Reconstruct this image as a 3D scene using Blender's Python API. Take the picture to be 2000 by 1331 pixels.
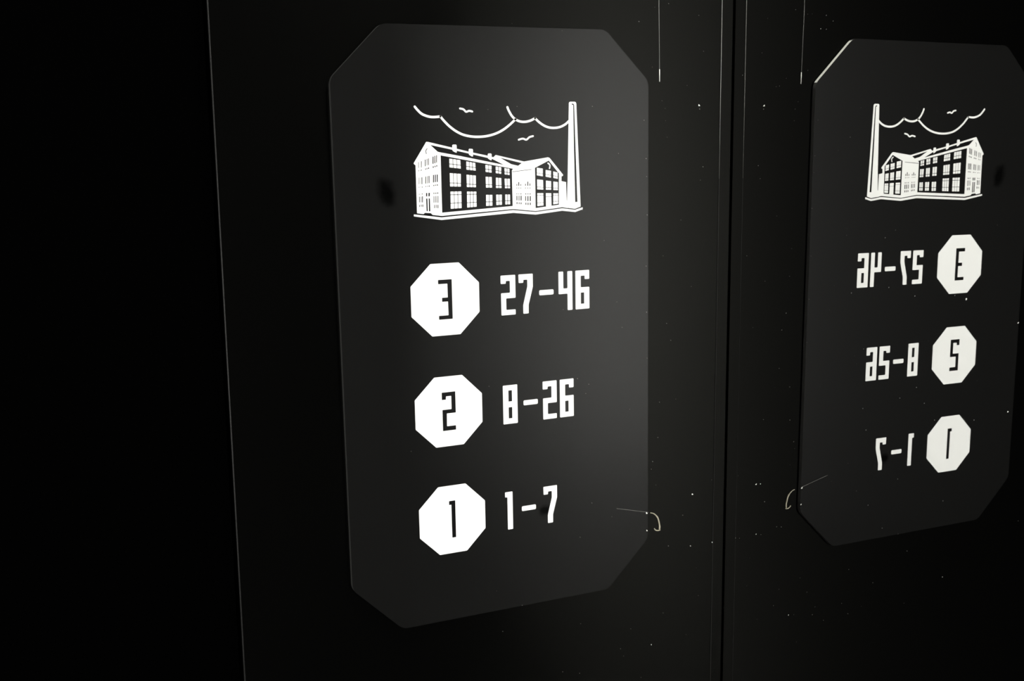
import bpy, bmesh, math
from mathutils import Vector, Matrix
from mathutils.geometry import tessellate_polygon

# ------------------------------------------------------------------ set-up
for o in list(bpy.data.objects):
    bpy.data.objects.remove(o)
SC = bpy.context.scene
COL = SC.collection
Z0 = 1.35                      # height of the sign's reference point above the floor
PHI = -0.006804                # the sign hangs very slightly out of plumb

cam_d = bpy.data.cameras.new('camera')
cam = bpy.data.objects.new('camera', cam_d)
COL.objects.link(cam)
R3 = ((0.915253, 0.077908, -0.395274), (-0.402681, 0.146153, -0.903597), (-0.012627, 0.986189, 0.165139))
cam.matrix_world = Matrix.Translation((-0.42788, -1.15621, Z0 + 0.28545)) @ Matrix(R3).to_4x4()
cam_d.sensor_width = 36.0
cam_d.lens = 39.6345
cam_d.clip_start = 0.01
SC.camera = cam

world = bpy.data.worlds.new('world')
world.use_nodes = True
world.node_tree.nodes['Background'].inputs[0].default_value = (0.9, 0.95, 1.0, 1)
world.node_tree.nodes['Background'].inputs[1].default_value = 0.0
SC.world = world
SC.view_settings.view_transform = 'Standard'
SC.view_settings.look = 'None'
SC.view_settings.gamma = 1.0
SC.view_settings.use_curve_mapping = False
SC.view_settings.exposure = 0.0

LAMP_POS = (0.24, -0.42, 2.62)
LAMP_R = 0.12
LAMP_E = 85.0
GLOW_E = 98.0                  # tall narrow glowing panel, added unseen behind and left of the camera
GLOW = (-1.59, -1.31, 0.14, 2.45)   # its x and z range
YF = -3.7
LAMP_COL = (1.0, 0.985, 0.93)

# ------------------------------------------------------------------ materials
def node_mat(name):
    m = bpy.data.materials.new(name)
    m.use_nodes = True
    nt = m.node_tree
    return m, nt, nt.nodes['Principled BSDF']

def setp(b, **kw):
    for k, v in kw.items():
        k = k.replace('_', ' ')
        if k in b.inputs:
            b.inputs[k].default_value = v

def plain(name, col, rough=0.5, metal=0.0, spec=0.5, bump=0.0, bscale=400.0, streak=None):
    m, nt, b = node_mat(name)
    setp(b, Base_Color=(*col, 1), Roughness=rough, Metallic=metal)
    b.inputs['Specular IOR Level'].default_value = spec
    tc = nt.nodes.new('ShaderNodeTexCoord')
    n = nt.nodes.new('ShaderNodeTexNoise')
    mp = nt.nodes.new('ShaderNodeMapping')
    nt.links.new(tc.outputs['Object'], mp.inputs['Vector'])
    nt.links.new(mp.outputs[0], n.inputs['Vector'])
    if streak:
        mp.inputs['Scale'].default_value = streak
    n.inputs['Scale'].default_value = bscale
    n.inputs['Detail'].default_value = 3
    mr = nt.nodes.new('ShaderNodeMapRange')
    mr.inputs['To Min'].default_value = max(0.0, rough * 0.88)
    mr.inputs['To Max'].default_value = min(1.0, rough * 1.12)
    nt.links.new(n.outputs['Fac'], mr.inputs['Value'])
    nt.links.new(mr.outputs[0], b.inputs['Roughness'])
    if bump:
        bp = nt.nodes.new('ShaderNodeBump')
        bp.inputs['Strength'].default_value = bump
        bp.inputs['Distance'].default_value = 0.0002
        nt.links.new(n.outputs['Fac'], bp.inputs['Height'])
        nt.links.new(bp.outputs[0], b.inputs['Normal'])
    return m

def emis(name, col, e):
    m, nt, b = node_mat(name)
    setp(b, Base_Color=(*col, 1))
    b.inputs['Emission Color'].default_value = (*col, 1)
    b.inputs['Emission Strength'].default_value = e
    return m

def panel_mat(name, mirror_col, mirror_rough, haze_rough, haze_col, haze_fac, aniso=0.0):
    """glossy black wall panel: a clear dark reflection under a thin hazy film"""
    m = bpy.data.materials.new(name)
    m.use_nodes = True
    nt = m.node_tree
    nt.nodes.clear()
    out = nt.nodes.new('ShaderNodeOutputMaterial')
    g1 = nt.nodes.new('ShaderNodeBsdfAnisotropic'); g1.inputs['Color'].default_value = (*mirror_col, 1); g1.inputs['Roughness'].default_value = mirror_rough
    g2 = nt.nodes.new('ShaderNodeBsdfAnisotropic'); g2.inputs['Color'].default_value = (*haze_col, 1); g2.inputs['Roughness'].default_value = haze_rough
    tg = nt.nodes.new('ShaderNodeCombineXYZ'); tg.inputs[0].default_value = 1.0   # brushed across, so light smears up and down
    if aniso:
        for g in (g1, g2):
            g.inputs['Anisotropy'].default_value = aniso
            nt.links.new(tg.outputs[0], g.inputs['Tangent'])
    d = nt.nodes.new('ShaderNodeBsdfDiffuse'); d.inputs['Color'].default_value = (0.0002, 0.0002, 0.0002, 1)
    tc = nt.nodes.new('ShaderNodeTexCoord')
    mp = nt.nodes.new('ShaderNodeMapping'); mp.inputs['Scale'].default_value = (60, 60, 0.6)
    n = nt.nodes.new('ShaderNodeTexNoise'); n.inputs['Scale'].default_value = 1.0; n.inputs['Detail'].default_value = 2
    nt.links.new(tc.outputs['Object'], mp.inputs[0]); nt.links.new(mp.outputs[0], n.inputs['Vector'])
    mr = nt.nodes.new('ShaderNodeMapRange')
    mr.inputs['To Min'].default_value = haze_fac * 0.8
    mr.inputs['To Max'].default_value = haze_fac * 1.2
    nt.links.new(n.outputs['Fac'], mr.inputs['Value'])
    mx = nt.nodes.new('ShaderNodeMixShader')
    nt.links.new(mr.outputs[0], mx.inputs[0]); nt.links.new(g1.outputs[0], mx.inputs[1]); nt.links.new(g2.outputs[0], mx.inputs[2])
    ad = nt.nodes.new('ShaderNodeAddShader')
    nt.links.new(mx.outputs[0], ad.inputs[0]); nt.links.new(d.outputs[0], ad.inputs[1])
    nt.links.new(ad.outputs[0], out.inputs[0])
    return m

def plate_mat():
    """satin black plate with two dull rubbed smudges"""
    m = plain('satin_black', (0.0040, 0.0040, 0.0039), rough=0.30, spec=0.078, bump=0.0, bscale=900)
    nt = m.node_tree
    b = nt.nodes['Principled BSDF']
    tc = nt.nodes.new('ShaderNodeTexCoord')
    nz = nt.nodes.new('ShaderNodeTexNoise'); nz.inputs['Scale'].default_value = 55; nz.inputs['Detail'].default_value = 3
    nt.links.new(tc.outputs['Object'], nz.inputs['Vector'])
    prev = None
    for (cx, cz, r, sx) in ((-0.0634, 0.2457, 0.024, 1.6), (0.1165, -0.1335, 0.010, 0.8)):
        mp = nt.nodes.new('ShaderNodeMapping')
        mp.vector_type = 'TEXTURE'
        mp.inputs['Location'].default_value = (cx, 0, cz)
        mp.inputs['Scale'].default_value = (r / sx, 1.0, r)
        mp.inputs['Rotation'].default_value = (0, -0.25, 0)
        nt.links.new(tc.outputs['Object'], mp.inputs[0])
        ln = nt.nodes.new('ShaderNodeVectorMath'); ln.operation = 'LENGTH'
        nt.links.new(mp.outputs[0], ln.inputs[0])
        a = nt.nodes.new('ShaderNodeMath'); a.operation = 'ADD'
        nt.links.new(ln.outputs['Value'], a.inputs[0]); nt.links.new(nz.outputs['Fac'], a.inputs[1])
        mr = nt.nodes.new('ShaderNodeMapRange'); mr.clamp = True
        mr.inputs['From Min'].default_value = 0.85; mr.inputs['From Max'].default_value = 1.35
        mr.inputs['To Min'].default_value = 0.22; mr.inputs['To Max'].default_value = 1.0
        nt.links.new(a.outputs[0], mr.inputs['Value'])
        if prev is None:
            prev = mr.outputs[0]
        else:
            mu = nt.nodes.new('ShaderNodeMath'); mu.operation = 'MULTIPLY'
            nt.links.new(prev, mu.inputs[0]); nt.links.new(mr.outputs[0], mu.inputs[1]); prev = mu.outputs[0]
    sp = nt.nodes.new('ShaderNodeMath'); sp.operation = 'MULTIPLY'; sp.inputs[1].default_value = 0.078
    nt.links.new(prev, sp.inputs[0])
    nt.links.new(sp.outputs[0], b.inputs['Specular IOR Level'])
    vm = nt.nodes.new('ShaderNodeVectorMath'); vm.operation = 'SCALE'; vm.inputs[0].default_value = (0.0044, 0.0044, 0.0042)
    nt.links.new(prev, vm.inputs['Scale']); nt.links.new(vm.outputs[0], b.inputs['Base Color'])
    return m

M_PANEL = panel_mat('satin_black_panel', (0.0037, 0.0037, 0.0034), 0.36, 0.42, (0.0037, 0.0037, 0.0034), 0.5, 0.35)
M_MIRROR = panel_mat('dark_mirror_panel', (0.62, 0.62, 0.61), 0.012, 0.35, (0.02, 0.02, 0.018), 0.01)
M_DARK = plain('matt_black_panel', (0.0004, 0.0004, 0.0004), rough=0.8, spec=0.0)
M_GAP = plain('joint_black', (0.001, 0.001, 0.001), rough=0.9, spec=0.0)
M_ROOM = plain('dark_room_paint', (0.006, 0.006, 0.006), rough=0.8, spec=0.1)
M_FLOOR = plain('dark_floor', (0.02, 0.02, 0.019), rough=0.2, spec=0.5, bscale=60)
M_PLATE = plate_mat()
M_WHITE = plain('white_print', (0.86, 0.865, 0.85), rough=0.45, spec=0.3, bscale=300)
M_INK = plain('black_print', (0.0040, 0.0040, 0.0039), rough=0.30, spec=0.078)
M_TRIM = plain('dark_brushed_trim', (0.007, 0.007, 0.0065), rough=0.55, spec=0.3, streak=(300, 300, 3), bscale=1)
M_EDGE = plain('dark_metal_edge', (0.06, 0.06, 0.057), rough=0.45)
M_GLINT = plain('painted_glint_edge', (0.9, 0.9, 0.84), rough=0.5)
M_HIGHLIGHT = plain('painted_edge_highlight', (0.30, 0.30, 0.28), rough=0.4)
M_DUST = plain('pale_dust', (0.85, 0.85, 0.80), rough=0.9, spec=0.1)
M_FAINT = plain('faint_dust', (0.22, 0.22, 0.21), rough=0.9, spec=0.1)
M_GLUE = plain('yellowed_plastic', (0.40, 0.37, 0.28), rough=0.35, spec=0.5)
M_LAMPBODY = plain('lamp_housing', (0.05, 0.05, 0.05), rough=0.5)
M_GLOW = emis('added_glow', (1.0, 0.99, 0.95), GLOW_E)
M_LAMP = emis('lamp_diffuser', LAMP_COL, LAMP_E)

# ------------------------------------------------------------------ helpers
def link(name, me, mat, parent=None):
    o = bpy.data.objects.new(name, me)
    COL.objects.link(o)
    if mat:
        me.materials.append(mat)
    if parent:
        o.parent = parent
    return o

def bm_obj(name, bm, mat, parent=None, smooth=False):
    bmesh.ops.recalc_face_normals(bm, faces=bm.faces)
    me = bpy.data.meshes.new(name)
    bm.to_mesh(me); bm.free()
    if smooth:
        for f in me.polygons:
            f.use_smooth = True
    return link(name, me, mat, parent)

def tag(o, label=None, cat=None, group=None, kind=None):
    if label: o['label'] = label
    if cat: o['category'] = cat
    if group: o['group'] = group
    if kind: o['kind'] = kind
    return o

def add_box(bm, x0, x1, y0, y1, z0, z1):
    vs = [bm.verts.new(c) for c in ((x0, y0, z0), (x1, y0, z0), (x1, y1, z0), (x0, y1, z0), (x0, y0, z1), (x1, y0, z1), (x1, y1, z1), (x0, y1, z1))]
    for f in ((0, 1, 2, 3), (4, 5, 6, 7), (0, 1, 5, 4), (1, 2, 6, 5), (2, 3, 7, 6), (3, 0, 4, 7)):
        bm.faces.new([vs[i] for i in f])

def box(name, b, mat, parent=None, bevel=0):
    bm = bmesh.new(); add_box(bm, *b)
    o = bm_obj(name, bm, mat, parent)
    if bevel:
        md = o.modifiers.new('bevel', 'BEVEL'); md.width = bevel; md.segments = 2
    return o

def rnd(pts, r, n=3):
    """round the corners of an outline"""
    if r <= 0: return list(pts)
    out = []
    N = len(pts)
    for i in range(N):
        p0, p1, p2 = Vector(pts[i - 1]), Vector(pts[i]), Vector(pts[(i + 1) % N])
        a, b = p0 - p1, p2 - p1
        if a.length < 1e-6 or b.length < 1e-6: continue
        k = min(r, a.length * 0.45, b.length * 0.45)
        q0, q2 = p1 + a.normalized() * k, p1 + b.normalized() * k
        for j in range(n + 1):
            t = j / n
            out.append(tuple(q0 * (1 - t) ** 2 + p1 * 2 * t * (1 - t) + q2 * t * t))
    return out

def add_prism(bm, loops, y0, y1, s=0.001):
    """loops (outer, holes...) of (x, z) in mm; solid between depths y0 (front) and y1 in mm"""
    flat = [p for l in loops for p in l]
    f = [bm.verts.new((x * s, y0 * s, z * s)) for x, z in flat]
    b = [bm.verts.new((x * s, y1 * s, z * s)) for x, z in flat]
    tris = tessellate_polygon([[Vector((x, z, 0)) for x, z in l] for l in loops])
    for t in tris:
        try:
            bm.faces.new([f[i] for i in t]); bm.faces.new([b[i] for i in reversed(t)])
        except ValueError:
            pass
    k = 0
    for l in loops:
        n = len(l)
        for i in range(n):
            j = (i + 1) % n
            bm.faces.new((f[k + i], f[k + j], b[k + j], b[k + i]))
        k += n

def prism(name, loops, y0, y1, mat, parent):
    bm = bmesh.new(); add_prism(bm, loops, y0, y1)
    return bm_obj(name, bm, mat, parent)

def prisms(name, polys, y0, y1, mat, parent):
    bm = bmesh.new()
    for p in polys: add_prism(bm, [p], y0, y1)
    return bm_obj(name, bm, mat, parent)

def smooth_line(pts, n=5):
    out = []
    for i in range(len(pts) - 1):
        p0 = Vector(pts[max(i - 1, 0)]); p1 = Vector(pts[i]); p2 = Vector(pts[i + 1]); p3 = Vector(pts[min(i + 2, len(pts) - 1)])
        for k in range(n):
            t = k / n
            out.append(0.5 * ((2 * p1) + (p2 - p0) * t + (2 * p0 - 5 * p1 + 4 * p2 - p3) * t * t + (3 * p1 - p0 - 3 * p2 + p3) * t ** 3))
    out.append(Vector(pts[-1]))
    return out

def stroke(pts, w, smooth=True, caps=True):
    """outline of a line of width w with round ends"""
    P = smooth_line(pts) if smooth else [Vector(p) for p in pts]
    L, R = [], []
    for i, p in enumerate(P):
        d = (P[min(i + 1, len(P) - 1)] - P[max(i - 1, 0)]).normalized()
        nrm = Vector((-d.y, d.x))
        L.append(tuple(p + nrm * w / 2)); R.append(tuple(p - nrm * w / 2))
    out = list(L)
    if caps:
        d = (P[-1] - P[-2]).normalized(); nrm = Vector((-d.y, d.x))
        for a in (45, 90, 135):
            out.append(tuple(P[-1] + nrm * math.cos(math.radians(a)) * w / 2 + d * math.sin(math.radians(a)) * w / 2))
    out += R[::-1]
    if caps:
        d = (P[0] - P[1]).normalized(); nrm = Vector((-d.y, d.x))
        for a in (45, 90, 135):
            out.append(tuple(P[0] + nrm * math.cos(math.radians(a)) * w / 2 + d * math.sin(math.radians(a)) * w / 2))
    return out

def tube_obj(name, pts, r, mat, parent=None, seg=8, smooth=True):
    pts = [Vector(p) for p in pts]
    if smooth and len(pts) > 2: pts = smooth_line(pts, 4)
    bm = bmesh.new(); rings = []
    for i, p in enumerate(pts):
        d = (pts[min(i + 1, len(pts) - 1)] - pts[max(i - 1, 0)]).normalized()
        u = d.cross(Vector((0, 1, 0)))
        if u.length < 1e-4: u = d.cross(Vector((1, 0, 0)))
        u.normalize(); v = d.cross(u)
        rr = r[i * (len(r) - 1) // max(1, len(pts) - 1)] if isinstance(r, (list, tuple)) else r
        rings.append([bm.verts.new(p + (u * math.cos(2 * math.pi * k / seg) + v * math.sin(2 * math.pi * k / seg)) * rr) for k in range(seg)])
    for a, b in zip(rings, rings[1:]):
        for k in range(seg):
            bm.faces.new((a[k], a[(k + 1) % seg], b[(k + 1) % seg], b[k]))
    bm.faces.new(rings[0][::-1]); bm.faces.new(rings[-1])
    return bm_obj(name, bm, mat, parent, smooth=True)

def add_blob(bm, c, r, axis, h, seed):
    """an irregular flattened grain lying on a surface whose outward normal is `axis`"""
    ax = Vector(axis); u = ax.orthogonal().normalized(); v = ax.cross(u)
    n = 6
    base = []
    for k in range(n):
        a = 2 * math.pi * k / n
        q = 0.65 + 0.5 * (math.sin(seed * 12.9898 + k * 78.233) * 0.5 + 0.5)
        base.append(bm.verts.new(Vector(c) + (u * math.cos(a) * 0.8 + v * math.sin(a) * 1.15) * r * q))
    top = bm.verts.new(Vector(c) + ax * h)
    for k in range(n):
        bm.faces.new((base[k], base[(k + 1) % n], top))
    bm.faces.new(base[::-1])

CP, SP = math.cos(PHI), math.sin(PHI)
def W(x, y, z):
    """a point measured along the tilted sign (mm) as a point of the room (m)"""
    return (x * .001 * CP + z * .001 * SP, y * .001, -x * .001 * SP + z * .001 * CP + Z0)

# ------------------------------------------------------------------ measured outlines (mm, sign coordinates)
BUILDING = [(-17.2, 297.3),(-14.5, 297.0),(12.2, 290.7),(31.7, 285.9),(53.9, 281.2),(60.3, 279.4),(63.0, 281.9),(97.1, 274.0),(126.7, 278.1),(128.8, 277.2),(145.5, 258.0),(144.6, 256.6),(143.3, 256.6),(143.1, 251.1),(151.2, 249.4),(150.9, 220.4),(143.7, 221.7),(110.3, 218.6),(82.7, 222.0),(-1.8, 217.8),(-12.4, 219.3),(-14.3, 221.3),(-21.4, 221.9),(-22.5, 220.6),(-30.1, 221.8),(-30.0, 273.1),(-31.1, 273.4),(-32.2, 274.8)]
ROOFS = [[(-12.6, 293.9),(12.1, 288.5),(59.0, 277.6),(72.6, 270.9),(22.0, 281.4),(-2.7, 286.1),(-4.6, 286.7)], [(68.1, 278.8),(94.3, 272.4),(89.8, 269.5),(81.6, 271.4)]]
FACADES = [[(-1.3, 282.7),(83.6, 266.4),(82.1, 264.6),(82.3, 225.4),(-1.4, 221.3)], [(127.5, 274.4),(140.0, 259.9),(139.5, 224.7),(110.5, 222.0),(110.4, 266.8)]]
WEDGE = [(148.9, 249.8),(150.7, 249.7),(149.9, 229.0),(149.4, 229.0)]
CHIMNEY = [(153.5, 337.5),(153.9, 338.5),(155.1, 339.1),(160.9, 339.1),(162.1, 338.6),(162.8, 337.3),(167.2, 221.6),(160.0, 219.3),(150.6, 220.7),(150.3, 229.0)]
STRIPE = [(157.0, 337.0),(158.9, 337.0),(160.1, 335.6),(161.4, 287.3),(163.1, 227.1),(160.3, 226.9),(159.3, 287.4),(158.9, 335.4),(157.0, 336.0)]
GROUND = [(-33.7, 220.7),(-2.2, 216.2),(82.7, 220.8),(110.3, 217.6),(143.7, 220.5),(160.0, 218.2),(169.8, 220.7),(169.8, 218.4),(160.2, 215.6),(143.7, 217.7),(110.3, 214.7),(83.2, 217.7),(-2.3, 213.4),(-33.8, 218.6)]
CLOUDS = [[(-28.8, 334.2),(-25.5, 330.4),(-21.6, 326.9),(-17.0, 324.8),(-11.9, 323.5),(-6.1, 323.3),(-0.3, 323.8)], [(-0.3, 323.8),(4.2, 318.7),(9.9, 313.3),(16.9, 308.3),(25.0, 304.4),(34.5, 302.3),(44.1, 301.8),(53.8, 302.6),(63.6, 305.0),(72.2, 308.8),(79.7, 313.7),(87.8, 320.3)], [(78.2, 333.3),(80.0, 329.2),(83.6, 323.6),(87.8, 320.0),(93.3, 317.8),(99.5, 317.4),(105.8, 318.7),(111.4, 321.2)], [(111.4, 321.2),(115.8, 317.3),(122.0, 313.3),(128.3, 311.0),(135.3, 310.4),(142.3, 311.4),(148.7, 314.2),(153.3, 317.8)]]
BIRDS = [[(22.5, 332.1),(26.4, 331.2),(29.5, 328.6),(32.9, 329.6),(36.7, 328.8)], [(91.1, 298.0),(96.1, 299.1),(100.4, 297.9),(104.2, 300.6),(108.6, 301.7)]]
VENT_DARK = [(-16.4, 290.1),(-17.4, 288.8),(-18.0, 287.4),(-17.5, 284.7)]
VENT_LIGHT = [(126.5, 271.5),(128.1, 270.4),(128.9, 268.6),(128.3, 265.7)]
SEAM = [(82.7, 263.1),(106.2, 265.1)]
STUBS = [[(12.4, 293.2),(13.1, 293.9),(16.7, 293.9),(17.4, 292.9),(17.4, 285.1),(15.6, 285.5),(12.7, 287.2),(12.3, 288.3)], [(31.4, 288.5),(32.1, 289.2),(35.6, 288.9),(36.3, 288.1),(36.2, 280.7),(34.6, 280.9),(31.8, 282.6),(31.3, 283.5)], [(53.7, 283.0),(54.4, 283.7),(57.5, 283.6),(58.2, 282.8),(58.1, 276.1),(56.6, 276.4),(54.2, 277.9),(53.6, 278.7)]]
WINDOWS = [([(8.5, 279.1),(21.2, 277.2),(21.5, 268.0),(8.5, 269.7)], 3, [0.6], 0),([(28.2, 275.6),(38.6, 273.8),(39.0, 265.4),(28.1, 266.8)], 3, [0.6], 0),([(50.5, 271.5),(57.8, 270.3),(57.7, 262.7),(50.6, 263.8)], 2, [0.6], 0),([(62.7, 269.4),(69.4, 268.4),(69.2, 261.1),(62.7, 262.2)], 2, [0.6], 0),([(73.2, 267.4),(79.2, 266.4),(79.3, 259.6),(73.3, 260.5)], 2, [0.62], 0),([(8.6, 263.6),(21.4, 262.3),(21.1, 248.7),(8.6, 249.2)], 3, [0.74], 0),([(28.0, 261.4),(38.9, 260.1),(38.8, 247.4),(28.1, 248.0)], 3, [0.76], 0),([(50.5, 258.5),(57.7, 258.0),(57.9, 246.4),(50.6, 246.7)], 2, [0.72], 0),([(62.7, 257.2),(69.1, 256.6),(69.2, 245.6),(62.6, 245.9)], 2, [0.75], 0),([(73.1, 255.8),(79.4, 255.5),(79.5, 245.0),(73.4, 245.3)], 2, [0.76], 0),([(8.8, 243.7),(21.5, 243.5),(21.3, 225.4),(8.6, 225.1)], 3, [0.19, 0.68], 0),([(28.1, 243.1),(39.1, 242.7),(39.0, 226.2),(27.9, 225.7)], 3, [0.18, 0.7], 0),([(50.5, 238.8),(58.0, 238.5),(57.8, 226.6),(50.3, 226.7)], 2, [0.63], 0),([(62.6, 238.6),(69.4, 238.4),(69.3, 227.2),(62.6, 227.1)], 2, [0.63], 0),([(73.5, 238.4),(79.3, 238.2),(79.3, 227.4),(73.4, 227.4)], 2, [0.63], 0),([(112.6, 266.9),(120.0, 265.7),(119.9, 257.1),(112.5, 258.4)], 2, [0.68], 1),([(123.5, 264.1),(130.2, 263.0),(130.0, 255.3),(123.4, 256.6)], 2, [0.65], 1),([(132.9, 262.2),(138.4, 261.0),(138.5, 253.7),(133.0, 254.9)], 2, [0.65], 1),([(112.7, 253.9),(120.1, 253.0),(120.3, 242.2),(112.7, 242.8)], 2, [0.76], 1),([(123.7, 252.3),(130.1, 251.4),(130.0, 241.7),(123.5, 242.0)], 2, [0.74], 1),([(132.9, 251.0),(138.4, 250.2),(138.4, 241.1),(132.8, 241.4)], 2, [0.75], 1),([(112.7, 238.6),(120.2, 238.4),(120.2, 224.5),(112.6, 224.1)], 2, [0.17, 0.75], 1),([(132.7, 237.8),(138.7, 237.6),(138.6, 225.9),(132.5, 225.4)], 2, [0.17, 0.75], 1),([(123.4, 238.3),(130.1, 238.0),(130.2, 223.6),(123.3, 223.3)], 1, [0.28], 1)]
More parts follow.
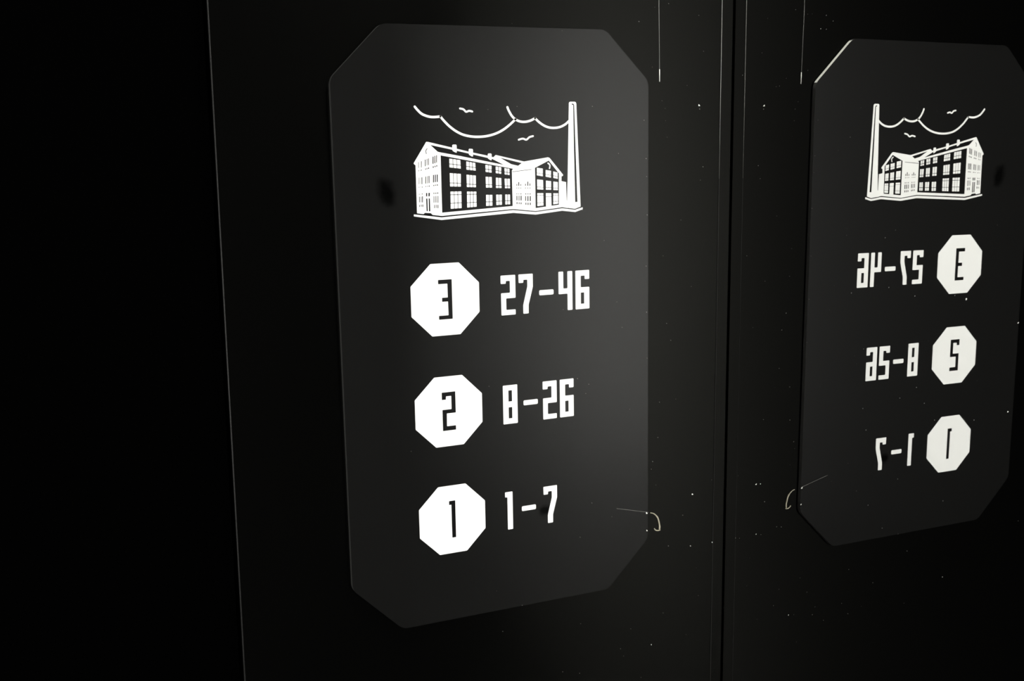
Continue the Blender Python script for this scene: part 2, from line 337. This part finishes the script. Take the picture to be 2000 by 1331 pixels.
SLITS = [[(-27.0, 276.1),(-26.4, 276.1),(-26.6, 269.8),(-27.2, 269.9)], [(-25.2, 276.4),(-24.9, 276.3),(-25.1, 270.1),(-25.4, 270.1)], [(-23.7, 277.0),(-22.9, 277.0),(-23.2, 270.2),(-23.9, 270.2)], [(-19.4, 278.6),(-18.5, 278.6),(-18.7, 271.5),(-19.6, 271.5)], [(-17.2, 279.3),(-16.5, 279.3),(-16.8, 272.3),(-17.4, 272.3)], [(-15.6, 279.8),(-14.8, 279.8),(-15.0, 272.6),(-15.8, 272.6)], [(-10.5, 281.6),(-9.4, 281.6),(-9.7, 273.9),(-10.8, 273.9)], [(-8.3, 282.4),(-7.3, 282.4),(-7.5, 274.4),(-8.6, 274.4)], [(-6.3, 282.9),(-5.4, 282.9),(-5.7, 275.1),(-6.6, 275.1)], [(-27.0, 267.7),(-26.4, 267.7),(-26.4, 266.3),(-27.1, 266.3)], [(-25.3, 267.7),(-24.8, 267.7),(-24.9, 266.5),(-25.3, 266.5)], [(-24.0, 268.2),(-23.2, 268.2),(-23.2, 266.8),(-24.0, 266.8)], [(-19.3, 269.2),(-18.4, 269.2),(-18.4, 267.8),(-19.3, 267.8)], [(-17.6, 269.8),(-16.8, 269.7),(-16.8, 268.2),(-17.6, 268.2)], [(-15.8, 270.2),(-14.8, 270.1),(-14.8, 268.6),(-15.9, 268.6)], [(-10.6, 271.3),(-9.6, 271.3),(-9.6, 269.6),(-10.7, 269.6)], [(-8.6, 271.8),(-7.5, 271.8),(-7.5, 270.2),(-8.6, 270.3)], [(-6.5, 272.5),(-5.5, 272.5),(-5.5, 270.8),(-6.6, 270.8)], [(-27.0, 259.7),(-26.4, 259.7),(-26.7, 252.7),(-27.3, 252.7)], [(-25.3, 259.8),(-24.9, 259.8),(-25.2, 252.7),(-25.6, 252.7)], [(-23.8, 260.0),(-22.9, 260.0),(-23.1, 252.6),(-24.0, 252.6)], [(-19.4, 260.6),(-18.5, 260.6),(-18.8, 253.0),(-19.7, 253.1)], [(-17.2, 261.0),(-16.5, 261.0),(-16.8, 253.2),(-17.5, 253.2)], [(-15.6, 261.3),(-14.7, 261.3),(-14.9, 253.5),(-15.8, 253.5)], [(-10.6, 262.2),(-9.5, 262.1),(-9.8, 254.0),(-10.9, 254.0)], [(-8.5, 262.3),(-7.4, 262.3),(-7.7, 254.3),(-8.8, 254.3)], [(-6.4, 262.4),(-5.2, 262.4),(-5.5, 254.4),(-6.6, 254.4)], [(-27.3, 250.0),(-26.7, 250.0),(-26.7, 248.8),(-27.3, 248.8)], [(-25.4, 249.9),(-24.9, 249.9),(-24.9, 249.2),(-25.4, 249.2)], [(-23.8, 250.1),(-23.0, 250.1),(-23.0, 248.9),(-23.8, 248.9)], [(-19.6, 250.5),(-18.7, 250.5),(-18.8, 249.5),(-19.7, 249.6)], [(-17.6, 250.7),(-16.9, 250.7),(-16.9, 249.7),(-17.6, 249.7)], [(-15.8, 251.0),(-14.8, 251.0),(-14.9, 249.6),(-15.9, 249.7)], [(-10.7, 251.4),(-9.5, 251.4),(-9.6, 250.2),(-10.7, 250.2)], [(-8.6, 251.7),(-7.6, 251.7),(-7.7, 250.4),(-8.6, 250.4)], [(-6.6, 251.9),(-5.4, 251.9),(-5.4, 250.5),(-6.6, 250.5)], [(-27.2, 242.6),(-26.5, 242.6),(-26.5, 241.4),(-27.2, 241.4)], [(-25.3, 242.5),(-24.8, 242.5),(-24.8, 241.6),(-25.3, 241.6)], [(-23.9, 242.9),(-23.1, 242.9),(-23.2, 241.5),(-23.9, 241.5)], [(-10.6, 243.2),(-9.7, 243.2),(-9.8, 241.6),(-10.7, 241.7)], [(-8.4, 243.2),(-7.5, 243.2),(-7.5, 241.6),(-8.5, 241.6)], [(-6.4, 243.3),(-5.3, 243.3),(-5.4, 241.7),(-6.4, 241.7)], [(-27.2, 239.5),(-26.4, 239.5),(-26.6, 233.2),(-27.4, 233.3)], [(-25.3, 239.4),(-24.7, 239.4),(-24.9, 233.2),(-25.5, 233.2)], [(-23.9, 239.8),(-22.9, 239.7),(-23.2, 233.1),(-24.1, 233.1)], [(-10.5, 239.5),(-9.8, 239.5),(-10.0, 232.4),(-10.8, 232.5)], [(-8.3, 239.6),(-7.5, 239.5),(-7.7, 232.4),(-8.5, 232.4)], [(-6.1, 239.5),(-5.3, 239.5),(-5.5, 232.1),(-6.3, 232.1)], [(-27.4, 230.7),(-26.7, 230.7),(-26.7, 228.4),(-27.5, 228.4)], [(-25.4, 230.9),(-24.6, 230.8),(-24.7, 228.5),(-25.5, 228.5)], [(-23.7, 231.0),(-22.8, 231.0),(-22.9, 228.2),(-23.8, 228.3)], [(-10.3, 230.1),(-9.6, 230.1),(-9.7, 226.5),(-10.5, 226.6)], [(-8.4, 230.0),(-7.6, 230.0),(-7.7, 226.6),(-8.5, 226.6)], [(-6.4, 230.0),(-5.5, 229.9),(-5.6, 226.3),(-6.5, 226.3)], [(-19.2, 243.1),(-17.8, 243.1),(-17.9, 239.4),(-19.3, 239.4)], [(-16.4, 243.1),(-14.8, 243.1),(-15.0, 239.4),(-16.6, 239.4)], [(-19.3, 237.2),(-17.9, 237.1),(-17.8, 223.5),(-19.2, 223.6)], [(-16.4, 237.2),(-15.0, 237.2),(-14.9, 223.3),(-16.5, 223.4)], [(87.4, 249.6),(88.2, 249.6),(88.2, 247.4),(87.3, 247.5)], [(89.7, 251.6),(90.8, 251.6),(90.7, 247.4),(89.6, 247.4)], [(92.2, 249.4),(93.1, 249.4),(93.0, 247.3),(92.1, 247.3)], [(97.9, 249.5),(98.8, 249.4),(98.8, 247.1),(97.9, 247.2)], [(100.7, 251.8),(101.8, 251.8),(101.7, 247.0),(100.6, 247.1)], [(103.3, 249.7),(104.3, 249.7),(104.3, 247.0),(103.3, 247.0)], [(87.3, 245.6),(88.2, 245.6),(88.1, 244.6),(87.3, 244.6)], [(89.7, 245.5),(90.6, 245.5),(90.6, 244.5),(89.7, 244.5)], [(92.1, 245.4),(93.0, 245.4),(93.0, 244.4),(92.1, 244.5)], [(97.8, 245.3),(98.8, 245.2),(98.8, 244.3),(97.8, 244.3)], [(100.6, 245.2),(101.6, 245.1),(101.6, 244.2),(100.6, 244.2)], [(103.4, 245.1),(104.4, 245.1),(104.4, 244.1),(103.4, 244.1)], [(87.3, 239.3),(88.2, 239.2),(88.1, 238.0),(87.3, 238.0)], [(89.9, 239.2),(90.6, 239.2),(90.6, 237.9),(89.9, 237.9)], [(92.2, 239.1),(93.2, 239.1),(93.2, 237.8),(92.1, 237.9)], [(98.0, 238.9),(99.0, 238.9),(99.0, 237.4),(98.0, 237.5)], [(100.8, 238.8),(101.7, 238.8),(101.7, 237.4),(100.8, 237.4)], [(103.4, 238.7),(104.5, 238.7),(104.4, 237.3),(103.4, 237.3)], [(87.2, 236.6),(88.2, 236.5),(88.1, 231.4),(87.1, 231.4)], [(89.9, 236.5),(90.8, 236.5),(90.7, 231.1),(89.8, 231.1)], [(92.2, 236.4),(93.4, 236.4),(93.3, 231.0),(92.1, 231.1)], [(97.8, 235.9),(98.8, 235.8),(98.7, 230.4),(97.7, 230.5)], [(100.6, 235.8),(101.8, 235.7),(101.7, 230.1),(100.5, 230.2)], [(103.4, 235.7),(104.7, 235.6),(104.6, 230.0),(103.3, 230.1)], [(87.2, 229.5),(88.2, 229.5),(88.2, 227.3),(87.2, 227.4)], [(89.9, 229.2),(90.8, 229.2),(90.7, 227.1),(89.8, 227.1)], [(92.2, 229.0),(93.2, 229.0),(93.1, 226.8),(92.1, 226.8)], [(98.0, 228.5),(99.0, 228.5),(99.0, 226.0),(98.0, 226.1)], [(100.7, 228.4),(101.7, 228.4),(101.7, 225.8),(100.6, 225.8)], [(103.4, 228.3),(104.5, 228.3),(104.5, 225.7),(103.3, 225.7)]]
WALL_DUST = [(286.5, 450.4, 1),(247.1, 429.3, 1.2),(327.7, 438.4, 0.8),(268.0, 445.8, 0.6),(329.2, 334.9, 2.2),(329.9, 330.7, 1.2),(334.6, 397.6, 0.8),(312.2, 358.0, 0.7),(278.0, 340.3, 0.7),(264.8, 378.6, 0.7),(282.2, 331.5, 0.6),(283.0, 317.3, 0.6),(373.3, 322.1, 0.8),(382.1, 323.2, 0.6),(335.4, 262.6, 1),(331.9, 246.8, 0.8),(285.2, 298.3, 0.6),(324.4, -144.7, 2.0),(310.3, -170.0, 1.2),(289.5, -207.1, 1.2),(322.0, -212.4, 1.5),(354.6, -212.9, 1.5),(266.4, -94.5, 1.2),(264.5, -104.0, 0.8),(282.1, -294.7, 1),(352.8, -129.9, 0.8),(271.1, -125.2, 0.7),(291.5, 54.8, 1),(285.6, 76.1, 1),(273.8, -64.9, 1),(275.9, -20.7, 1),(299.2, -19.3, 0.7),(320.1, 118.8, 0.7),(362.1, 26.1, 0.7),(280.2, 158.4, 0.7),(304.9, 200.1, 0.8),(316.5, -330.5, 0.8),(165.1, -286.4, 1),(220.7, -330.4, 1),(235.3, -306.8, 1),(265.0, -334.0, 1.4),(140.0, -343.9, 0.9),(163.1, -350.8, 1),(250.1, -375.1, 0.9),(61.7, -275.9, 1),(225.0, -340.9, 0.8),(334.5, -281.1, 0.7),(370.0, -304.4, 0.8),(331.1, -243.3, 0.6)]
SIGN_DUST = [(169.2, 217.8, 1),(89.9, 334.1, 0.6),(55.1, 330.9, 0.6),(183.3, 333.9, 0.8),(85.1, -245.5, 1),(179.0, -133.1, 0.9),(162.7, -173.5, 0.9),(161.2, 21.2, 1),(176.0, 12.9, 0.8),(171.9, 2.2, 0.7),(52.7, -221.7, 0.6),(-46.1, -40.4, 0.8),(214.1, 108.1, 0.6),(143.6, 104.3, 0.6),(253.5, 274.0, 0.9),(254.2, 253.3, 0.7),(255.0, 208.5, 0.9),(253.7, 148.1, 0.8),(254.4, 92.9, 0.9),(255.2, 36.9, 0.7),(254.8, -157.3, 2.4),(255.2, -179.8, 1.8),(48.9, 23.5, 0.7),(206.1, -154.5, 0.6),(220.9, 77.1, 0.7),(197.5, 181.3, 0.6),(231.2, -23.5, 0.6),(250.7, 318.0, 0.8),(216.8, 280.6, 0.7),(85.6, 422.3, 0.5),(146.2, 416.2, 0.5)]
MIRROR_DUST = [(-373.4, 142.5, 2),(-359.3, 144.3, 1),(-216.8, 131.2, 1.2),(-271.9, 142.9, 1.2),(-308.2, 138.1, 1.2),(-263.7, 192.5, 1.2),(-277.9, 201.0, 0.8),(-433.9, 128.1, 1.5),(-316.1, 47.8, 1.2),(-294.1, 32.6, 1),(-327.4, 34.0, 1),(-241.2, 11.1, 1.2),(-428.6, 46.5, 1.5),(-247.2, -10.9, 1.2),(-342.0, 20.2, 1),(-390.6, 30.7, 1),(-296.3, -51.3, 1),(-255.0, -90.9, 1),(-277.2, -109.5, 1),(-358.0, -56.9, 0.8),(-162.0, 421.2, 0.9),(-173.1, 414.2, 0.9),(-162.7, 406.9, 1.2),(-138.8, 425.3, 0.6),(-97.1, 360.2, 0.8),(-85.3, 352.5, 0.7),(-14.2, 369.0, 1.3),(-68.1, -118.1, 1.5),(-71.6, -181.1, 0.9),(-28.2, -199.6, 0.8),(-110.4, -159.4, 0.9),(-99.7, -262.0, 1),(-138.3, -258.8, 0.7),(-190.7, -245.1, 0.8),(-362.4, -133.1, 1.2),(-206.3, 293.6, 0.9),(-206.2, 191.5, 0.7),(-112.6, 139.1, 0.8),(-98.2, 29.8, 0.8),(-447.4, -50.3, 0.6),(-266.9, -173.2, 0.8),(-313.1, -178.7, 0.7),(-30.4, 156.0, 0.9),(-46.1, 71.0, 0.6),(-71.0, -37.3, 0.8),(-219.8, -214.0, 0.7),(-404.6, 212.9, 0.6),(-147.5, -209.9, 0.7)]
HOOK = [(262.8, -159.5),(266.8, -160.8),(270.5, -163.7),(273.4, -167.8),(275.1, -173.3),(276.1, -178.8),(275.9, -182.8)]
HOOK_FOOT = [(268.5, -180.6),(270.2, -182.9),(273.5, -184.1),(277.0, -183.6)]
SCRATCH = [(212.7, -145.1),(234.1, -150.6),(257.3, -156.7)]

# ------------------------------------------------------------------ the setting
WY = 0.0055                     # face of the panel the sign is fixed to
TOP, BOT = 2.75, 0.0
XL, XR = -0.2385, 0.3722
wall_back = box('wall_back', (XL, XR, WY, WY + 0.02, BOT, TOP), M_PANEL)
tag(wall_back, kind='structure')
wall_left = box('wall_left', (-2.2, XL - 0.004, WY + 0.012, WY + 0.04, BOT, TOP), M_DARK)
tag(wall_left, kind='structure')
# mirror-polished side panel, turned a third of a degree like the photographed one
wall_right = box('wall_right', (0.0, 0.02, YF, 0.06, BOT, TOP), M_MIRROR)
wall_right.location = (0.37385, 0, 0)
wall_right.rotation_euler = (0, 0, 0.00603)
tag(wall_right, kind='structure')
backing = box('trim_2', (XL - 0.05, 0.3735, WY + 0.041, WY + 0.05, BOT, TOP), M_GAP); tag(backing, kind='structure')
wf = box('wall_front', (-2.2, 0.36, YF - 0.02, YF, BOT, TOP), M_ROOM); tag(wf, kind='structure')
ws = box('wall_side', (-2.22, -2.2, YF - 0.02, 0.04, BOT, TOP), M_ROOM); tag(ws, kind='structure')
fl = box('floor', (-2.22, 0.42, YF - 0.02, 0.06, -0.03, 0.0), M_FLOOR); tag(fl, kind='structure')
ce = box('ceiling', (-2.22, 0.42, YF - 0.02, 0.06, TOP, TOP + 0.03), M_ROOM); tag(ce, kind='structure')
# raised strip down the corner and the thin edging at the left of the panel
trim = box('trim_1', (0.3565, XR, WY - 0.0006, WY + 0.0002, BOT, TOP), M_PANEL, bevel=0.0004); tag(trim, kind='structure')
tube_obj('edge', [(0.3565, WY - 0.0006, BOT), (0.3565, WY - 0.0006, Z0 + 0.25)], 0.0003, M_TRIM, trim, seg=6, smooth=False)
tube_obj('edge', [(0.3565, WY - 0.0006, Z0 + 0.25), (0.3565, WY - 0.0006, Z0 + 0.36), (0.3565, WY - 0.0006, TOP)], [0.00012, 0.0003, 0.0003], M_HIGHLIGHT, trim, seg=6, smooth=False)  # painted highlight: a lighter tube along the upper part of the strip's edge
edge = tube_obj('trim_3', [(XL - 0.0006, WY + 0.001, BOT), (XL - 0.0006, WY + 0.001, TOP)], 0.0011, M_TRIM, smooth=False); tag(edge, kind='structure')

glow = bpy.data.objects.new('added_light_1', None); COL.objects.link(glow); tag(glow, kind='structure')  # added unseen light source, shaped for the sheen around the corner
x0, x1, z0, z1 = GLOW
for bb in ((x0 - 0.04, x0, YF, YF + 0.03, z0 - 0.04, z1 + 0.04), (x1, x1 + 0.04, YF, YF + 0.03, z0 - 0.04, z1 + 0.04), (x0, x1, YF, YF + 0.03, z0 - 0.04, z0), (x0, x1, YF, YF + 0.03, z1, z1 + 0.04)):
    box('glow_frame', bb, M_ROOM, glow)
box('glow_panel', (x0, x1, YF + 0.001, YF + 0.01, z0, z1), M_GLOW, glow)

# ceiling lamp above the corner
lamp = bpy.data.objects.new('ceiling_light', None); COL.objects.link(lamp); lamp.location = LAMP_POS
tag(lamp, 'round ceiling light above the corner, outside the picture', 'lamp')
def disc(name, r, z0, z1, mat, seg=40):
    bm = bmesh.new()
    bmesh.ops.create_cone(bm, cap_ends=True, segments=seg, radius1=r, radius2=r, depth=z1 - z0, matrix=Matrix.Translation((0, 0, (z0 + z1) / 2)))
    return bm_obj(name, bm, mat, lamp)
disc('housing', LAMP_R + 0.02, 0.012, TOP - LAMP_POS[2], M_LAMPBODY)
disc('diffuser', LAMP_R, 0.0, 0.012, M_LAMP)

# ------------------------------------------------------------------ the sign
sign = bpy.data.objects.new('floor_sign', None)
COL.objects.link(sign)
sign.location = (0, 0, Z0)
sign.rotation_euler = (0, PHI, 0)
tag(sign, 'black eight-sided wall sign with white factory drawing, numbered badges and number ranges', 'sign')

L_, R_, T_, B_, K_ = -119.5, 256.5, 418.8, -246.1, 56.3
outline = [(L_ + K_, T_), (R_ - K_, T_), (R_, T_ - K_), (R_, B_ + K_), (R_ - K_, B_), (L_ + K_, B_), (L_, B_ + K_), (L_, T_ - K_)]
plate = prism('plate', [rnd(outline, 7.0, 6)], 0.0, 5.4, M_PLATE, sign)
plate.data.materials.append(M_EDGE); plate.data.materials.append(M_GLINT)          # darkened sawn edge; the upper right corner cut is near-white, a painted glint
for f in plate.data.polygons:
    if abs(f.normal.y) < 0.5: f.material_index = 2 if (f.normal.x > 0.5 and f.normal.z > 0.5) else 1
md = plate.modifiers.new('bevel', 'BEVEL'); md.width = 0.0005; md.segments = 3; md.limit_method = 'ANGLE'; md.angle_limit = math.radians(50)

# printed marks are thin films, a quarter of a millimetre proud of each other
F1, F2, F3 = -0.10, -0.16, -0.22

GLYPHS = {
 '2': ([(0, 45.1), (18, 45.1), (18, 19), (6.4, 19), (6.4, 5.9), (17.8, 5.9), (17.8, 0), (0.3, 0), (0.2, 25.2), (11.2, 25.2), (11.2, 38.7), (6.3, 38.7), (6.3, 35.7), (0, 35.7)], []),
 '7': ([(0, 45.1), (17.8, 45.1), (17.8, 30.3), (12.2, 10), (12.1, 0), (5.4, 0), (5.4, 10), (10.9, 31), (10.9, 38.7), (6, 38.7), (6, 35.4), (0.2, 35.4)], []),
 '-': ([(0, 25.5), (18.2, 25.5), (18.2, 19.6), (0, 19.6)], []),
 '4': ([(0, 45.1), (6.1, 45.1), (6.1, 25.4), (11.4, 25.4), (11.4, 45.1), (17.7, 45.1), (17.7, 0), (11.4, 0), (11.4, 19.2), (0, 19.2)], []),
 '6': ([(0, 45.1), (18, 45.1), (18, 34.6), (12, 34.6), (12, 38.8), (6.9, 38.8), (6.9, 25.4), (18, 25.4), (18, 0), (0, 0)], [[(6.9, 19.2), (11.2, 19.2), (11.2, 6.1), (6.9, 6.1)]]),
 '8': ([(0, 45.3), (18, 45.3), (18, 0), (0, 0)], [[(6.8, 39.1), (11.2, 39.1), (11.2, 26.2), (6.8, 26.2)], [(6.8, 19.4), (11.2, 19.4), (11.2, 6.4), (6.8, 6.4)]]),
 '1': ([(0, 45.4), (9.5, 45.4), (9.5, 0), (2.9, 0), (2.9, 39.2), (0, 39.2)], []),
}
def glyph(ch, x, z, parent, name):
    outer, holes = GLYPHS[ch]
    r = 1.6 if ch == '-' else 1.0
    loops = [rnd([(x + a, z + b) for a, b in outer], r)] + [rnd([(x + a, z + b) for a, b in h], 0.4, 2) for h in holes]
    return prism(name, loops, F1, 0.0, M_WHITE, parent)
for z, row in ((103.2, (('2', 65.8), ('7', 87.7), ('-', 113.3), ('4', 137.9), ('6', 159.6))),
               (-23.0, (('8', 65.8), ('-', 91.3), ('2', 115.9), ('6', 137.9))),
               (-149.2, (('1', 65.8), ('-', 86.8), ('7', 114.9)))):
    for ch, x in row:
        glyph(ch, x, z, sign, 'dash' if ch == '-' else 'numeral')

BADGE_DIGITS = {
 3: [(-8.2, 22), (7.8, 22), (7.8, -22), (-8.2, -22), (-8.2, -17.7), (3.0, -17.7), (2.8, -2.4), (-4.1, -2.4), (-4.1, 2.1), (2.7, 2.1), (2.6, 17.4), (-8.2, 17.4)],
 2: [(-8.2, 22), (7.9, 22), (7.9, -2.2), (-2.8, -2.2), (-3, -16.9), (7.7, -16.9), (7.7, -21.9), (-7.9, -21.9), (-7.9, 2.2), (3, 2.2), (3, 17.4), (-3.2, 17.4), (-3.5, 13.7), (-8.2, 13.7)],
 1: [(-3.9, 21.9), (3.6, 21.9), (3.5, -21.7), (-1.1, -21.7), (-1.2, 17.4), (-3.9, 17.4)],
}
k = 40 * math.tan(math.pi / 8)
for n, cx, cz in ((3, -0.4, 126.2), (2, 0.0, 0.0), (1, 0.6, -126.1)):
    oc = [(-k, 40), (k, 40), (40, k), (40, -k), (k, -40), (-k, -40), (-40, -k), (-40, k)]
    bd = prism('badge', [rnd([(cx + a, cz + b) for a, b in oc], 0.7, 2)], F1, 0.0, M_WHITE, sign)
    prism('numeral', [rnd([(cx + a, cz + b) for a, b in BADGE_DIGITS[n]], 0.5, 2)], F2, F1, M_INK, bd)
    bd['label'] = 'white octagon badge with black number %d' % n

# the factory drawing
bld = prism('factory_drawing', [rnd(BUILDING, 0.5, 2)], F1, 0.0, M_WHITE, sign)
for s in STUBS: prism('roof_vent', [rnd(s, 0.6, 2)], F3, 0.0, M_WHITE, bld)
for p in ROOFS: prism('roof', [p], F2, F1, M_INK, bld)
for p in FACADES: prism('facade', [p], F2, F1, M_INK, bld)
prism('joint_line', [WEDGE], F2, F1, M_INK, bld)
prism('joint_line', [stroke(SEAM, 0.55, smooth=False, caps=False)], F2, F1, M_INK, bld)
prisms('gable_vent', [stroke(VENT_DARK, 0.75)], F2, F1, M_INK, bld)
prisms('gable_vent', [stroke(VENT_LIGHT, 1.5)], F3, F2, M_WHITE, bld)
for quad, nx, hs, small in WINDOWS:
    tl, tr, br, bl = [Vector(q) for q in quad]
    def at(u, v):
        return tuple((tl.lerp(tr, u)).lerp(bl.lerp(br, u), v))
    gx = (0.42 if small else 0.62) / (tr - tl).length
    gz = (0.38 if small else 0.62) / (bl - tl).length
    if small: gx *= 0.35
    vs = [0.0] + list(hs) + [1.0]
    polys = []
    for i in range(nx):
        for j in range(len(vs) - 1):
            u0 = i / nx + (gx / 2 if i else 0); u1 = (i + 1) / nx - (gx / 2 if i < nx - 1 else 0)
            v0 = vs[j] + (gz / 2 if j else 0); v1 = vs[j + 1] - (gz / 2 if j < len(vs) - 2 else 0)
            polys.append(rnd([at(u0, v0), at(u1, v0), at(u1, v1), at(u0, v1)], 0.35, 2))
    prisms('window', polys, F3, F2, M_WHITE, bld)
tag(prisms('window_bars', SLITS, F2, F1, M_INK, bld), kind='stuff')
ch = prism('chimney_drawing', [rnd(CHIMNEY, 0.5, 2)], F1 - 0.01, 0.0, M_WHITE, sign)
prism('stripe', [STRIPE], F2, F1 - 0.01, M_INK, ch)
prism('ground_line', [GROUND], F1, 0.0, M_WHITE, sign)
prisms('cloud_line', [stroke(CLOUDS[0], 2.5), stroke(CLOUDS[1], 2.5)], F1, 0.0, M_WHITE, sign)
prisms('cloud_line', [stroke(CLOUDS[2], 2.5), stroke(CLOUDS[3], 2.5)], F1, 0.0, M_WHITE, sign)
for b in BIRDS: prism('bird', [stroke(b, 2.0)], F1, 0.0, M_WHITE, sign)
# fine scratch running to the right edge, specks of dust on the face and the edge
sc = [(x, z) for x, z in SCRATCH]
prisms('scratch', [stroke(sc, 0.35, smooth=False, caps=False)], -0.02, 0.05, M_FAINT, sign)

def dust(name, pts, place, axis, parent, mat_of, scale=0.00062):
    groups = {}
    for i, p in enumerate(pts):
        groups.setdefault(mat_of(p[2]), []).append((i, p))
    for m, lst in groups.items():
        bm = bmesh.new()
        for i, p in lst:
            add_blob(bm, place(p), p[2] * scale, axis, p[2] * scale * 0.35, i + 1)
        tag(bm_obj(name, bm, m, parent), kind='stuff')
pick = lambda s: M_DUST if s >= 1.4 else M_FAINT
dust('dust', SIGN_DUST, lambda p: (p[0] * .001, 0.0, p[1] * .001), (0, -1, 0), sign, pick)
dust('dust', WALL_DUST, lambda p: W(p[0], WY * 1000, p[1]), (0, -1, 0), wall_back, pick)
def on_mirror(p):
    # p is measured in the tilted frame; the mirror panel's own frame is upright
    y = p[0] * .001
    return (0.0, y, p[1] * .001 + 0.37 * .0068 + Z0)
dust('dust', MIRROR_DUST, on_mirror, (-1, 0, 0), wall_right, pick)
# hairline scratch down the panel above the sign's right shoulder
tube_obj('scratch', [(0.2722, WY, 1.7165), (0.2704, WY, 1.80), (0.2704, WY, 2.1)], 0.00035, M_FAINT, wall_back, seg=6, smooth=False)
tube_obj('scratch', [(0.2722, WY, Z0 + 0.3640), (0.2720, WY, Z0 + 0.378)], 0.00055, M_DUST, wall_back, seg=6, smooth=False)

# curled strand of plastic hanging by the lower right edge of the sign
hook = tube_obj('plastic_strand', [W(x, 4.6, z) for x, z in HOOK], [0.0005, 0.0007, 0.0010, 0.0010, 0.0011, 0.0009], M_GLUE)
tag(hook, 'tiny curled pale plastic strand on black wall beside the lower right edge of the sign', 'strand')
tube_obj('foot', [W(x, 4.6, z) for x, z in HOOK_FOOT], 0.0007, M_GLUE, hook)
